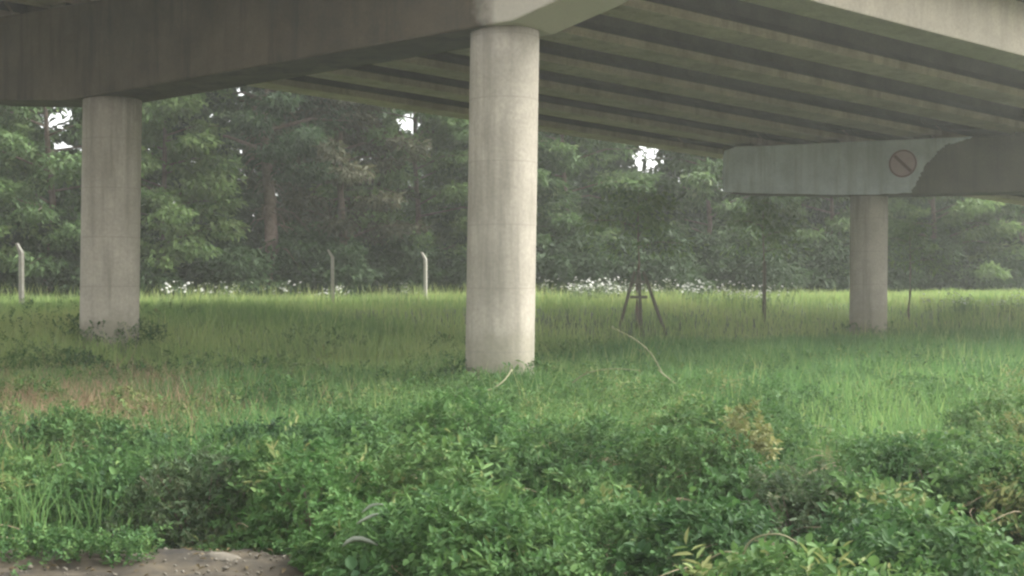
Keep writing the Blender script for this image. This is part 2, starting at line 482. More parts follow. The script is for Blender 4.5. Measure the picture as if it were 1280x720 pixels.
# ------------------------------------------------------------------ undergrowth
def halfw(y): return .4267 * y
HOLLOWS = ((1.42, 10.9, .42, 1.1), (2.35, 9.9, .5, .9), (-1.35, 10.3, .4, .9), (-.9, 12.6, .4, 1.0), (4.1, 10.0, .55, .9), (1.9, 8.1, .36, .75), (.25, 11.4, .3, .9), (-3.3, 11.6, .45, .8), (3.2, 12.4, .4, 1.0), (-.35, 9.2, .25, .6))
def hollow(x, y, k=1.0):
    m = np.zeros(np.shape(x), bool)
    for hx, hy, rx, ry in HOLLOWS: m = m | (((x - hx) / (rx * k)) ** 2 + ((y - hy) / (ry * k)) ** 2 < 1)
    return m
mc = []
while len(mc) < 560:
    y = RNG.uniform(6.3, 27); x = RNG.uniform(-1, 1) * (halfw(y) + 3.4)
    if x < -1.3 and y < 10.15 + .3 * RNG.uniform(): continue
    # a few open hollows between the bushes
    if hollow(x, y, 1.35): continue
    mc.append((x, y, RNG.uniform(.35, .95), RNG.uniform(.35, .8) if RNG.uniform() > .3 else RNG.uniform(.8, 1.12)))
mc = np.array(mc)
def bush_h(x, y):
    h = np.full(x.shape, .08)
    for cx, cy, r, hh in mc:
        q = 1 - ((x - cx) ** 2 + (y - cy) ** 2) / (r * r)
        m = q > 0
        h[m] = np.maximum(h[m], hh * np.sqrt(q[m]) ** .8)
    fade = 1 - .35 * smooth01((y - 15) / 9)
    return h * fade
def thicket(n, y0, y1, K, stem, leaf, wide=.55, patch=None, dt=0.0):
    y = np.sqrt(RNG.uniform(y0 * y0, y1 * y1, n)); x = RNG.uniform(-1, 1, n) * (halfw(y) + 2.8)
    keep = ~((x < -1.2) & (y < 9.95 + .35 * vnoise(x * 1.7, y, 5)))
    x, y = x[keep], y[keep]; e = .06
    h = bush_h(x, y); k2 = ((h > .1) | (RNG.uniform(size=len(x)) > .72)) & (~hollow(x + .12 * np.sin(y * 9), y) | (RNG.uniform(size=len(x)) > .88)); x, y, h = x[k2], y[k2], h[k2]; n = len(x)
    hx = bush_h(x + e, y); hy = bush_h(x, y + e)
    nr = unit(np.stack([-(hx - h) / e, -(hy - h) / e, np.ones(n)], -1) * np.array([.7, .7, 1]))
    dep = RNG.uniform(0, 1, n) ** 1.6 * .55
    z = ground(x, y) + h * (1 - dep) - .05
    tint = .15 + .55 * vnoise(x * .7, y * .7, 21) + .25 * (vnoise(x * 2.3, y * 2.3, 22) - .3)
    if patch:
        q = vnoise(x * 1.3 + patch, y * .9 + patch, patch) + .25 * vnoise(x * 4, y * 4, patch + 1) > .72
        x, y, z, nr, tint = x[q], y[q], z[q] + .04, nr[q], tint[q] + dt; n = len(x)
    tint = tint + .22 * (vnoise(x * 1.1 + 9, y * 1.1, 31) > .8) * (x > .8) + .15 * smooth01((y - 15) / 5)
    return sprigs(np.stack([x, y, z], -1), nr, K, RNG.uniform(.7, 1.3, n) * stem, leaf * RNG.uniform(.8, 1.25, n), tint, wide)
parts = [thicket(31000, 6.2, 12.0, 9, .20, .056), thicket(23500, 11.6, 16.5, 8, .20, .056), thicket(17000, 16, 27, 8, .26, .06),
         thicket(7000, 6.2, 15, 6, .26, .078, .75, 12, .06), thicket(5000, 6.2, 15, 9, .34, .10, .26, 17, .25), thicket(5000, 6.2, 16, 6, .22, .075, .7, 23, -.2)]
def merge(parts):
    off = 0; Vs, Fs, Ts = [], [], []
    for v, f, t in parts:
        Vs.append(v); Fs.append(f + off); Ts.append(t); off += len(v)
    return np.concatenate(Vs), np.concatenate(Fs), np.concatenate(Ts)
n = 5200
y = np.sqrt(RNG.uniform(14 ** 2, 34 ** 2, n)); x = RNG.uniform(-1, 1, n) * (halfw(y) + 2)
k = vnoise(x * .9, y * .7, 91) + .35 * vnoise(x * 3, y * 3, 92) + .4 * smooth01((20 - y) / 6) > .78; x, y = x[k], y[k]; n = len(x)
parts.append(sprigs(np.stack([x, y, ground(x, y) + RNG.uniform(.25, .62, n)], -1), np.tile([0, 0, 1.], (n, 1)), 8, RNG.uniform(.2, .45, n), RNG.uniform(.05, .09, n), RNG.uniform(.35, .85, n), .5))
for (a_, t_) in ((0, 0), (0, COLT), (SPAN, COLT)):
    cx_, cy_ = bxy(a_, t_); n = 170
    q = RNG.uniform(0, 6.283, n); r = .75 + np.abs(RNG.normal(0, .35, n)); x = cx_ + r * np.cos(q); y = cy_ + r * np.sin(q)
    parts.append(sprigs(np.stack([x, y, ground(x, y) + RNG.uniform(.15, .75, n) * np.exp(-(r - .75))], -1), np.tile([0, 0, 1.], (n, 1)), 8, RNG.uniform(.2, .4, n), RNG.uniform(.06, .1, n), RNG.uniform(.3, .8, n)))
n = 1800
x = RNG.uniform(-6.5, -1.1, n); y = 9.1 + np.abs(RNG.normal(0, .45, n)) - .55 * (RNG.uniform(size=n) > .9); k = vnoise(x * 2.4, y * 1.2, 77) > .36; x, y = x[k], y[k]; n = len(x)
parts.append(sprigs(np.stack([x, y, ground(x, y) + RNG.uniform(.04, .2, n)], -1), np.tile([0, 0, 1.], (n, 1)), 7, RNG.uniform(.08, .2, n), RNG.uniform(.03, .055, n), RNG.uniform(.1, .6, n)))
v, f, t = merge(parts)
o = link('bramble_thicket', mesh_from_np('bramble_thicket', v, f, t), LF_BRAMBLE)
tag(o, 'tangled mass of green brambles and weeds filling the foreground', 'undergrowth', kind='stuff')

# arching bramble canes over the thicket
M_CANE = plain('cane', (.14, .11, .06), (.30, .24, .15), 6)
n = 800
y = np.sqrt(RNG.uniform(6.5 ** 2, 17 ** 2, n)); x = RNG.uniform(-1, 1, n) * (halfw(y) + 1)
k = ~((x < -1.0) & (y < 10.3)); x, y = x[k], y[k]; n = len(x)
q = RNG.uniform(0, 6.283, n); Ln = RNG.uniform(.35, 1.0, n)
k = (x > .3) | (RNG.uniform(size=n) < .45); x, y, q, Ln = x[k], y[k], q[k], Ln[k]; n = len(x)   # most of the dry canes stand to the right
rows = []
for u_ in np.linspace(0, 1, 7):
    xx = x + np.cos(q) * Ln * u_ + .06 * np.sin(5 * u_ + q * 3); yy = y + np.sin(q) * Ln * u_
    zz = ground(xx, yy) + bush_h(x, y) * (.55 - .1 * u_) + .62 * Ln * u_ * (1.25 - u_) + .03
    c = np.stack([xx, yy, zz], -1); r = (.0062 * (1 - .55 * u_))
    s_ = np.stack([-np.sin(q), np.cos(q), np.zeros(n)], -1) * r
    w_ = np.tile([0, 0, r * .87], (n, 1))
    rows.append(np.stack([c + s_ - w_ * .5, c - s_ - w_ * .5, c + w_], 1))
Vc = np.stack(rows, 1).reshape(-1, 3)                       # n, 7, 3
i0 = np.arange(n)[:, None, None] * 21 + np.arange(6)[None, :, None] * 3
Fc = np.concatenate([np.concatenate([i0 + j, i0 + (j + 1) % 3, i0 + 3 + (j + 1) % 3, i0 + 3 + j], -1).reshape(-1, 4) for j in range(3)])
tag(link('bramble_canes', mesh_from_np('bramble_canes', Vc, Fc), M_CANE), 'thin brown canes and twigs arching through the brambles', 'canes', kind='stuff')
# gravel and litter on the dirt
n = 380
x = RNG.uniform(-6, -1.2, n); y = RNG.uniform(8.6, 9.9, n); r = RNG.uniform(.006, .022, n) * (1 + (RNG.uniform(size=n) > .95))
oct_ = np.array([[1, 0, 0], [0, 1, 0], [-1, 0, 0], [0, -1, 0], [0, 0, .7], [0, 0, -.7]])
Vg = (oct_[None] * r[:, None, None] * RNG.uniform(.6, 1.4, (n, 6, 1))) + np.stack([x, y, ground(x, y) + .055], -1)[:, None]
fo = np.array([[0, 1, 4], [1, 2, 4], [2, 3, 4], [3, 0, 4], [1, 0, 5], [2, 1, 5], [3, 2, 5], [0, 3, 5]])
Fg = (np.arange(n)[:, None, None] * 6 + fo[None]).reshape(-1, 3)
tag(link('gravel', mesh_from_np('gravel', Vg.reshape(-1, 3), Fg), M_STONE), 'loose small grit scattered over the bare dirt', 'gravel', kind='stuff')

n = 220
x = RNG.uniform(-6, -1.2, n); y = RNG.uniform(8.7, 9.9, n)
v, f, t = leaf_quads(np.stack([x, y, ground(x, y) + RNG.uniform(.06, .09, n)], -1), unit(rand_unit(n) * np.array([1, 1, .25])), unit(np.array([0, 0, 1.]) + .4 * rand_unit(n)), RNG.uniform(.03, .07, n), RNG.uniform(.012, .03, n), RNG.uniform(0, .8, n))
tag(link('leaf_litter', mesh_from_np('leaf_litter', v, f, t), leaf_mat('litter_leaf', [(0, (.05, .04, .02)), (1, (.16, .12, .06))], .1, .8)), 'dead brown leaves lying on the bare dirt', 'leaf litter', kind='stuff')

# individual bushes that stand out of the thicket
def bush_mesh(name, r, h, n, leaf, mat, K=8, wide=.6):
    th = RNG.uniform(0, 2 * math.pi, n); ph = np.arccos(RNG.uniform(-.05, 1, n))
    d = np.stack([np.sin(ph) * np.cos(th), np.sin(ph) * np.sin(th), np.cos(ph)], -1)
    lump = .78 + .4 * vnoise(th * 2.2 + 5, ph * 3 + 2, int(r * 100))
    rad = (1 - RNG.uniform(0, 1, n) ** 2 * .45) * lump
    p = d * rad[:, None] * np.array([r, r, h])
    v, f, t = sprigs(p, d, K, RNG.uniform(.14, .26, n) * (leaf / .075), leaf * RNG.uniform(.8, 1.2, n), .2 + .5 * RNG.uniform(size=n), wide)
    me = mesh_from_np(name, v, f, t); me.materials.append(mat)
    return me
def stems_mesh(name, r, h):
    bm = bmesh.new()
    for k in range(9):
        q = random.uniform(0, 6.28); e = random.uniform(.3, .8)
        tube(bm, [(0.03 * math.cos(q), .03 * math.sin(q), -.1), (r * e * .5 * math.cos(q), r * e * .5 * math.sin(q), h * .5), (r * e * math.cos(q), r * e * math.sin(q), h * .85)], [.012, .009, .004], 5)
    return bm_mesh(name, bm)
def at(px, py, Yd):
    return (px - 640) / 1500 * Yd, Yd, EYE + (350 - py) / 1500 * Yd
def bush(px, Yd, r, h, n, leaf, mat, label, wide=.6):
    x, y, _ = at(px, 0, Yd)
    n = int(n * 1.9); leaf *= .74
    r0 = empty('shrub', (x, y, gz(x, y)), label, 'shrub', 'shrubs standing out of the bramble thicket')
    link('foliage', bush_mesh('shrub_foliage', r, h, n, leaf, mat, 8, wide), None, r0)
    link('stems', stems_mesh('shrub_stems', r, h), M_BARK, r0)
bush(395, 10.4, .62, .95, 520, .075, LF_BRIGHT, 'bright green rounded shrub rising beside the dark hollow left of centre')
bush(440, 9.3, .42, .62, 320, .07, LF_BRIGHT, 'small bright green shrub at the bottom edge under the broad silvery leaf')
bush(640, 9.6, .6, .72, 500, .075, LF_BRIGHT, 'leafy light green shrub at the bottom middle of the thicket')
bush(925, 12.4, .36, 1.22, 240, .085, LF_STRAW, 'straw yellow withered shrub standing out among green brambles')
bush(255, 11.2, .75, .92, 560, .075, LF_DULL, 'dull grey-green shrub just behind the bare dirt strip', .5)
bush(1000, 10.6, .7, .85, 480, .075, LF_DULL, 'olive shrub above the dry arching stems at lower right', .5)
bush(575, 14.5, .9, 1.12, 520, .09, LF_BRIGHT, 'tall soft green shrub in front of the nearest bridge column')
bush(1180, 11.8, .8, .98, 480, .085, LF_BRAMBLE, 'deep green shrub near the right edge above the reddish bare soil')

# ------------------------------------------------------------------ meadow grass
def blades(x, y, h, w, tint, lean=.45):
    n = len(x)
    z = ground(x, y) - .02
    q = RNG.uniform(0, 2 * math.pi, n)
    side = np.stack([np.cos(q), np.sin(q), np.zeros(n)], -1)
    q2 = RNG.uniform(0, 2 * math.pi, n)
    ld = np.stack([np.cos(q2), np.sin(q2), np.zeros(n)], -1) * (h * RNG.uniform(.1, 1, n) * lean)[:, None]
    b = np.stack([x, y, z], -1); up = np.array([0, 0, 1.]) * h[:, None]
    s = side * (w * .5)[:, None]
    m1 = b + up * .55 + ld * .3; tp = b + up * .95 + ld
    V = np.stack([b - s, b + s, m1 + s * .8, m1 - s * .8, tp + s * .15, tp - s * .15], 1).reshape(-1, 3)
    i = np.arange(n)[:, None] * 6
    F = np.concatenate([i + np.array([[0, 1, 2, 3]]), i + np.array([[3, 2, 4, 5]])], 0)
    return V, F, np.repeat(np.clip(tint, 0, 1), 6)
def meadow(n, y0, y1):
    y = np.sqrt(RNG.uniform(y0 * y0, y1 * y1, n)); x = RNG.uniform(-1, 1, n) * (halfw(y) + 3)
    # tufts
    x = x + .25 * (vnoise(x * 1.4, y * 1.4, 41) - .5); y = y + .25 * (vnoise(x * 1.4 + 30, y * 1.4, 42) - .5)
    ys_ = np.clip(31.5 + .95 * x, 14, 48)
    sunlit_ = smooth01((y - (ys_ - 8) + 7 * (vnoise(x * .3, y * .3, 48) - .5)) / 13)                      # yellower tint paints in sunlight on the field beyond the bridge shadow
    tint = .10 + .30 * vnoise(x * .5, y * .35, 43) + .48 * sunlit_ * (.55 + .6 * vnoise(x * .2, y * .25, 44)) + RNG.normal(0, .09, n)
    h = (.48 + .42 * vnoise(x * .6, y * .6, 45)) * RNG.uniform(.55, 1.25, n) * (1 - .3 * sunlit_)
    w = .010 + .00045 * y
    return blades(x, y, h, w * RNG.uniform(.7, 1.3, n), tint)
def stalks(n, y0, y1):
    y = np.sqrt(RNG.uniform(y0 * y0, y1 * y1, n)); x = RNG.uniform(-1, 1, n) * (halfw(y) + 3)
    k = vnoise(x * .7, y * .5, 71) > .45; x, y = x[k], y[k]; n = len(x)
    return blades(x, y, RNG.uniform(.6, 1.1, n), .006 + .0004 * y, RNG.uniform(.6, 1, n), .35)
v, f, t = merge([stalks(9000, 15, 60), meadow(9000, 11, 15), meadow(46000, 14, 24), meadow(75000, 22, 38), meadow(90000, 36, 80)])
tag(link('meadow_grass', mesh_from_np('meadow_grass', v, f, t), LF_GRASS), 'tall soft green and yellow grass under and behind the bridge', 'grass', kind='stuff')
# reddish grass added on the left in place of a smear on the window
n = 14000
y = RNG.normal(19.2, 2.5, n); x = -7.3 + RNG.normal(0, 1.45, n) * (y / 20)
k = (y > 15) & (y < 29); x, y = x[k], y[k]; n = len(x)
v, f, t = blades(x, y, RNG.uniform(.35, .8, n), RNG.uniform(.012, .024, n), RNG.uniform(0, 1, n), .7)
tag(link('smear_grass', mesh_from_np('smear_grass', v, f, t), LF_TAN), 'reddish tan grass added in place of a window smear at the left below the far column', 'added grass', kind='stuff')

# ------------------------------------------------------------------ trees
GAPS = [((70, 145), .95), ((77, 178), .4), ((511, 154), .85), ((811, 194), 1.25), ((322, 114), .16), ((354, 147), .22), ((330, 143), .13)]
gap_dirs = []
for (px, py), r in GAPS:
    d = np.array([(px - 640) / 1500, 1, (350 - py) / 1500]); gap_dirs.append((d, r))
def in_gap(p):
    """openings between the crowns, straight level shafts in the wood, 46 to 84 m out"""
    m = np.zeros(len(p), bool)
    for d, r in gap_dirs:
        q = p - np.array([0, 0, EYE]); s = q @ d / (d @ d)
        dist = np.linalg.norm(q - s[:, None] * d, axis=1)
        rr = r * (.45 + .6 * vnoise(p[:, 0] * 1.7 + p[:, 1], p[:, 2] * 1.7, 61) + .55 * vnoise(p[:, 0] * 5 + p[:, 1], p[:, 2] * 5, 62))
        m |= (dist < rr) & (RNG.uniform(size=len(p)) > .05)
    return m

def crown_np(loc, H, rad, z0, limbs, per, leaf, seed, droop=.35, flat=.5):
    """returns leaf arrays in world space and limb lines"""
    rng = np.random.default_rng(seed)
    cl = []; lines = []
    for i in range(limbs):
        k = (i + rng.uniform(0, 1)) / limbs
        zt = z0 + (H - z0) * (k ** .9)
        kk = (zt - z0) / (H - z0)
        prof = (math.sin(math.pi * min(1, .18 + .82 * (1 - kk)) * .62)) * (.75 + .5 * rng.uniform())
        Ln = rad * prof * (1.0 if kk < .93 else .5)
        az = i * 2.39996 + rng.uniform(-.5, .5)
        d = np.array([math.cos(az), math.sin(az), .35 - droop * rng.uniform(.3, 1)])
        st = np.array([0, 0, zt - .12 * Ln])
        en = st + d * Ln
        lines.append((st, st + d * Ln * .5 + np.array([0, 0, .08 * Ln]), en))
        for j in range(4):
            u_ = .4 + .62 * (j + rng.uniform()) / 4
            c = st + d * Ln * u_ + rng.normal(0, .22, 3) * np.array([1, 1, .6])
            cl.append((c, .42 + .42 * rng.uniform(), az))
    B, D, NR, L, T = [], [], [], [], []
    for c, r, az in cl:
        n = int(per * (r / .62) ** 2)
        o = rng.normal(0, 1, (n, 3)); o = o / np.linalg.norm(o, axis=1, keepdims=True) * rng.uniform(.25, 1, (n, 1)) ** .6
        o *= np.array([r * 1.25, r * 1.25, r * flat])
        out = np.array([math.cos(az), math.sin(az), 0])
        dd = o * 1.0 / r + out * .7 + np.array([0, 0, -.35]) + rng.normal(0, .65, (n, 3))
        B.append(c + o); D.append(unit(dd)); NR.append(unit(np.array([0, 0, 1.]) + o / r * .5 + rng.normal(0, .5, (n, 3))))
        L.append(leaf * rng.uniform(.6, 1.3, n)); T.append(np.clip(rng.uniform(.2, .65) + rng.normal(0, .13, n), 0, 1))
    return np.concatenate(B) + loc, np.concatenate(D), np.concatenate(NR), np.concatenate(L), np.concatenate(T), lines

def tree(name, x, y, H, rad, z0, limbs, per, leaf, mat, label, cat='tree', group='trees along the wood edge', trunk_r=.2, seed=0, droop=.35, flat=.5, bare=0):
    g = gz(x, y)
    loc = np.array([x, y, g])
    B, D, NR, L, T, lines = crown_np(loc, H, rad, z0, limbs, per, leaf, seed, droop, flat)
    k = ~in_gap(B)
    v, f, t = leaf_quads(B[k], D[k], NR[k], L[k], L[k] * .42, T[k], .2)
    root = empty(name, (x, y, g), label, cat, group)
    link('crown', mesh_from_np('crown', v - loc, f, t), mat, root)
    bm = bmesh.new()
    rr = random.Random(seed)
    pts = [(0, 0, -.3)]; rd = [trunk_r * 1.25]
    for i in range(1, 7):
        kz = i / 6
        pts.append((rr.uniform(-.12, .12) * H / 10, rr.uniform(-.12, .12) * H / 10, H * .92 * kz)); rd.append(trunk_r * (1 - .85 * kz))
    tube(bm, pts, rd, 9)
    for st, md, en in lines[::2]:
        tube(bm, [st, md, en], [trunk_r * .3, trunk_r * .18, .012], 5, False)
    for i in range(bare):
        az = rr.uniform(0, 6.28); z = rr.uniform(2, z0 + 4); l = rr.uniform(.8, 2.2)
        p0 = Vector((0, 0, z)); p1 = p0 + Vector((math.cos(az) * l * .6, math.sin(az) * l * .6, -.15 * l)); p2 = p1 + Vector((math.cos(az) * l * .4, math.sin(az) * l * .4, -.45 * l))
        tube(bm, [p0, p1, p2], [.04, .028, .01], 5, False)
    link('trunk', bm_mesh('trunk', bm, True), M_BARK, root)
    return root

def txy(px, Yd): return (px - 640) / 1500 * Yd, Yd
TREES = [
    # px, Y, H, rad, z0, limbs, leafmat, label, trunk_r, bare
    (-70, 51, 14, 4.2, 1.5, 60, 1, 'pale leafy tree at the far left edge behind the leftmost fence post', .2, 0),
    (60, 53, 15, 4.0, 1.5, 60, 0, 'mid green tree left of the far column with a bright sky gap', .2, 0),
    (205, 56, 13, 3.6, 1.2, 62, 1, 'light green tree just right of the far left column', .18, 0),
    (335, 58, 16, 3.6, 6.5, 44, 2, 'dark tree with thick grey-brown trunk and bare hanging twigs', .4, 34),
    (425, 61, 15, 3.6, 3.2, 52, 3, 'brownish tree with drooping boughs behind the fence post with the bent top', .25, 8),
    (520, 64, 15, 3.6, 2.6, 58, 1, 'yellow-green tree left of the nearest column below a glaring sky gap', .2, 0),
    (620, 66, 14, 3.4, 1.6, 56, 0, 'green tree mostly hidden behind the nearest column', .2, 0),
    (705, 68, 14, 3.6, 1.8, 60, 0, 'broad green tree just right of the nearest column', .2, 0),
    (885, 74, 13, 3.8, 1.5, 62, 0, 'green tree behind the left end of the pale sheet', .2, 0),
    (1040, 77, 12, 3.8, 1.3, 60, 1, 'light green tree with hanging sprays left of the far right column', .2, 4),
    (1165, 80, 13, 4.0, 1.3, 60, 1, 'light green tree right of the far right column under the dark pier cap', .2, 0),
    (1275, 83, 13, 4.2, 1.3, 60, 0, 'mid green tree at the right edge of the wood', .2, 0),
    (1400, 86, 14, 4.4, 1.3, 60, 1, 'pale green tree beyond the right edge of the wood', .2, 0),
]
for i, (px, Yd, H, rad, z0, limbs, mi, label, tr, bare) in enumerate(TREES):
    x, y = txy(px, Yd)
    tree('broadleaf_tree', x, y, H * (Yd / 56) ** .5, rad * Yd / 56, z0, limbs, 84, .31 * (Yd / 56) ** .7, LF_TREE[mi], label, trunk_r=tr, seed=100 + i, bare=bare)
# young planted trees in the field
x, y = txy(798, 43); tree('young_tree', x, y, 5.2, 1.5, 2.9, 11, 22, .22, LF_TREE[1], 'young light green tree held by the three-legged wooden support', group='young trees planted in the field', trunk_r=.07, seed=201)
x2, y2 = txy(955, 48.5); tree('young_tree', x2, y2, 5.0, 1.2, 3.0, 9, 18, .22, LF_TREE[1], 'young tree tied to a single dark upright stake', group='young trees planted in the field', trunk_r=.07, seed=202)
x3, y3 = txy(1137, 53); tree('young_tree', x3, y3, 4.8, 1.2, 2.7, 9, 18, .22, LF_TREE[1], 'young tree with bare slender trunk just right of the far right column', group='young trees planted in the field', trunk_r=.07, seed=203)

# wood behind, one dense mass
Bs = []
for i in range(46):
    x = -56 + i * 2.6 + RNG.uniform(-.8, .8); y = 76 + .5 * max(x, -26) + RNG.uniform(0, 9)
    loc = np.array([x, y, gz(x, y)])
    B, D, NR, L, T, _ = crown_np(loc, RNG.uniform(16, 21), RNG.uniform(4.0, 5.2), .3, 54, 26, .55, 300 + i, .35, .6)
    k = ~in_gap(B)
    Bs.append(leaf_quads(B[k], D[k], NR[k], L[k], L[k] * .55, T[k], .2))
# shrubby foot of the wood
for i in range(90):
    x = -34 + i * .9 + RNG.uniform(-.6, .6); y = 66 + .5 * x - RNG.uniform(0, 5)
    loc = np.array([x, y, gz(x, y)])
    if abs(x / y + .203) < .035: y += 4
    B, D, NR, L, T, _ = crown_np(loc, RNG.uniform(1.6, 3.8), RNG.uniform(1.0, 1.9), .1, 14, 26, .3, 400 + i, .3, .6)
    Bs.append(leaf_quads(B, D, NR, L, L * .5, T * .8, .2))
for i in range(46):
    x = -36 + i * 1.9 + RNG.uniform(-.6, .6); y = 74 + .5 * x + RNG.uniform(0, 4)
    loc = np.array([x, y, gz(x, y)])
    B, D, NR, L, T, _ = crown_np(loc, RNG.uniform(5, 8), RNG.uniform(2, 3), .2, 26, 24, .42, 600 + i, .3, .6)
    k = ~in_gap(B)
    Bs.append(leaf_quads(B[k], D[k], NR[k], L[k], L[k] * .55, T[k] * .8, .2))
v, f, t = merge(Bs)
tag(link('woodland', mesh_from_np('woodland', v, f, t), LF_WOOD), 'dense dark wood closing off the field behind the front trees', 'woodland', kind='stuff')

# ------------------------------------------------------------------ supports, stake, fence posts
sx, sy = txy(798, 42.6); sg = gz(sx, sy)
sup = empty('tree_support', (sx, sy, sg), 'three-legged wooden support around the young tree in the yellow grass', 'tree support')
for k, (dx, dy) in enumerate(((-.78, -.25), (.05, -.55), (1.0, .05))):
    bm = bmesh.new(); tube(bm, [(dx, dy, -.15), (dx * .18, dy * .18 - .0, 2.15)], .062, 8)
    link('leg', bm_mesh('leg', bm, True), M_WOOD, sup)
for zc in (1.25, 1.78):
    bm = bmesh.new()
    vs = [bm.verts.new((.31 * a - .02, yo, zc + .05 * c)) for a in (-1, 1) for yo in (-.33, -.29) for c in (-1, 1)]
    bmesh.ops.convex_hull(bm, input=vs)
    link('crosspiece', bm_mesh('crosspiece', bm), M_WOOD, sup)
kx, ky = txy(955, 48.2)
st = empty('tree_stake', (kx, ky, gz(kx, ky)), 'single dark upright stake beside the young tree right of the wooden support', 'stake')
bm = bmesh.new(); tube(bm, [(0, 0, -.2), (.02, 0, 2.6)], .075, 8); link('post', bm_mesh('post', bm, True), M_WOOD, st)
bm = bmesh.new(); tube(bm, [(0, -.06, 2.2), (0, .36, 2.2)], .035, 6); link('tie', bm_mesh('tie', bm, True), M_DRY, st)

def fence_post(px, Yd, ztop, label):
    x, y = txy(px, Yd); g = gz(x, y)
    r0 = empty('fence_post', (x, y, g), label, 'fence post', 'concrete fence posts along the wood edge')
    r0.rotation_euler = (random.uniform(-.03, .03), random.uniform(-.035, .035), random.uniform(-.3, .3))
    h = ztop - g
    bm = bmesh.new()
    vs = []
    for a in (-1, 1):
        for b in (-1, 1):
            for z in (-.4, h - .3): vs.append(bm.verts.new((a * .06, b * .06, z)))
    bmesh.ops.convex_hull(bm, input=vs)
    o = link('post', bm_mesh('post', bm), M_POST, r0)
    bm = bmesh.new(); vs = []
    for a in (-1, 1):
        for b in (-1, 1):
            vs.append(bm.verts.new((a * .06, b * .06, h - .3))); vs.append(bm.verts.new((-.17 + a * .035, b * .045, h)))
    bmesh.ops.convex_hull(bm, input=vs)
    link('bent_top', bm_mesh('bent_top', bm), M_POST, r0)
fence_post(27, 38, EYE + 46 / 1500 * 38, 'pale fence post in the yellow grass left of the far column')
fence_post(416, 46, EYE + 38 / 1500 * 46, 'tall pale fence post with bent top in front of the brownish tree')
fence_post(532, 52, EYE + 35 / 1500 * 52, 'thin pale fence post with bent top left of the nearest column')

# ------------------------------------------------------------------ flowering weeds
def weed_mesh(seed, nfl):
    r = random.Random(seed); bm = bmesh.new()
    for i in range(nfl):
        x, y, h = r.gauss(0, .42), r.gauss(0, .42), r.uniform(.55, 1.05)
        b = (x * .7, y * .7, -.05)
        n0 = len(bm.faces); tube(bm, [b, (x * .9, y * .9, h * .6), (x, y, h)], [.008, .006, .005], 4, False)
        bm.faces.ensure_lookup_table(); n1 = len(bm.faces)
        rr = r.uniform(.035, .075); q = 9
        tl = Vector((r.uniform(-.6, .6), r.uniform(-1.0, .1), 1)).normalized(); a = tl.orthogonal().normalized(); c = tl.cross(a)
        cen = bm.verts.new(Vector((x, y, h)) + tl * .02)
        ring = [bm.verts.new(Vector((x, y, h)) + (a * math.cos(6.283 * k / q) + c * math.sin(6.283 * k / q)) * rr * (1 if k % 2 else .75)) for k in range(q)]
        for k in range(q): bm.faces.new((cen, ring[k], ring[(k + 1) % q])).material_index = 1
        # a leaf or two
        for k in range(2):
            z = r.uniform(.15, .6) * h; q2 = r.uniform(0, 6.28); l = r.uniform(.12, .25)
            p = Vector((x * .85, y * .85, z)); d = Vector((math.cos(q2), math.sin(q2), .4)); s = Vector((-math.sin(q2), math.cos(q2), 0)) * .03
            bm.faces.new([bm.verts.new(p), bm.verts.new(p + d * l * .5 + s), bm.verts.new(p + d * l), bm.verts.new(p + d * l * .5 - s)])
    me = bpy.data.meshes.new('flowering_weed'); bm.to_mesh(me); bm.free()
    me.materials.append(LF_BRAMBLE_PLAIN); me.materials.append(LF_FLOWER)
    return me
LF_BRAMBLE_PLAIN = plain('weed_stem', (.06, .12, .035), (.10, .16, .06), 8)
WEEDS = [weed_mesh(500 + i, 16) for i in range(4)]
spots = []
for i in range(34): spots.append((RNG.uniform(672, 965), RNG.uniform(53, 57), 'clump of white-flowered weeds in the flower band behind the wooden tree support', 'white-flowered weeds behind the wooden support'))
for i in range(8): spots.append((RNG.uniform(178, 575), RNG.uniform(45.5, 49), 'sparse white-flowered weed at the dark wood edge between the two left columns', 'white-flowered weeds between the two left columns'))
for i in range(8): spots.append((RNG.uniform(1150, 1290), RNG.uniform(55, 57), 'pale flowering weed in the yellow grass right of the far right column', 'flowering weeds right of the far right column'))
for i, (px, Yd, lab, grp) in enumerate(spots):
    x, y = txy(px, Yd)
    o = bpy.data.objects.new('flowering_weed', WEEDS[i % 4]); COL.objects.link(o)
    o.location = (x, y, gz(x, y)); o.rotation_euler = (0, 0, RNG.uniform(0, 6.28)); s = RNG.uniform(.8, 1.15); o.scale = (s, s, s)
    tag(o, lab, 'flowering weed', grp)

# ------------------------------------------------------------------ dry stems, pale leaves, stones
def stem(pts_px, Yd, r, label, name='dry_stem', mat=None, cat='dry stem', tuft=False, group='dry stems over the thicket'):
    pts = [at(px, py, Yd + dy) for px, py, dy in pts_px]
    loc = Vector(pts[0])
    # smooth the polyline
    P = [Vector(p) - loc for p in pts]
    sm = []
    for i in range(len(P) - 1):
        p0, p1, p2, p3 = P[max(i - 1, 0)], P[i], P[i + 1], P[min(i + 2, len(P) - 1)]
        for k in range(6):
            u_ = k / 6
            sm.append(.5 * ((2 * p1) + (p2 - p0) * u_ + (2 * p0 - 5 * p1 + 4 * p2 - p3) * u_ ** 2 + (-p0 + 3 * p1 - 3 * p2 + p3) * u_ ** 3))
    sm.append(P[-1])
    bm = bmesh.new(); n = len(sm)
    tube(bm, sm, [r * (1 - .6 * i / n) for i in range(n)], 6)
    o = link(name, bm_mesh(name, bm, True), mat or M_DRY); o.location = loc
    return tag(o, label, cat, group)
stem([(830, 470, 0), (812, 440, -.3), (790, 422, -.5), (762, 408, -.6)], 21, .010, 'long dry stalk bent over the grass below the wooden support')
stem([(716, 478, 0), (735, 466, -.2), (765, 461, -.3), (800, 463, -.3)], 19.5, .010, 'dry stalk arching low right of the nearest column foot')
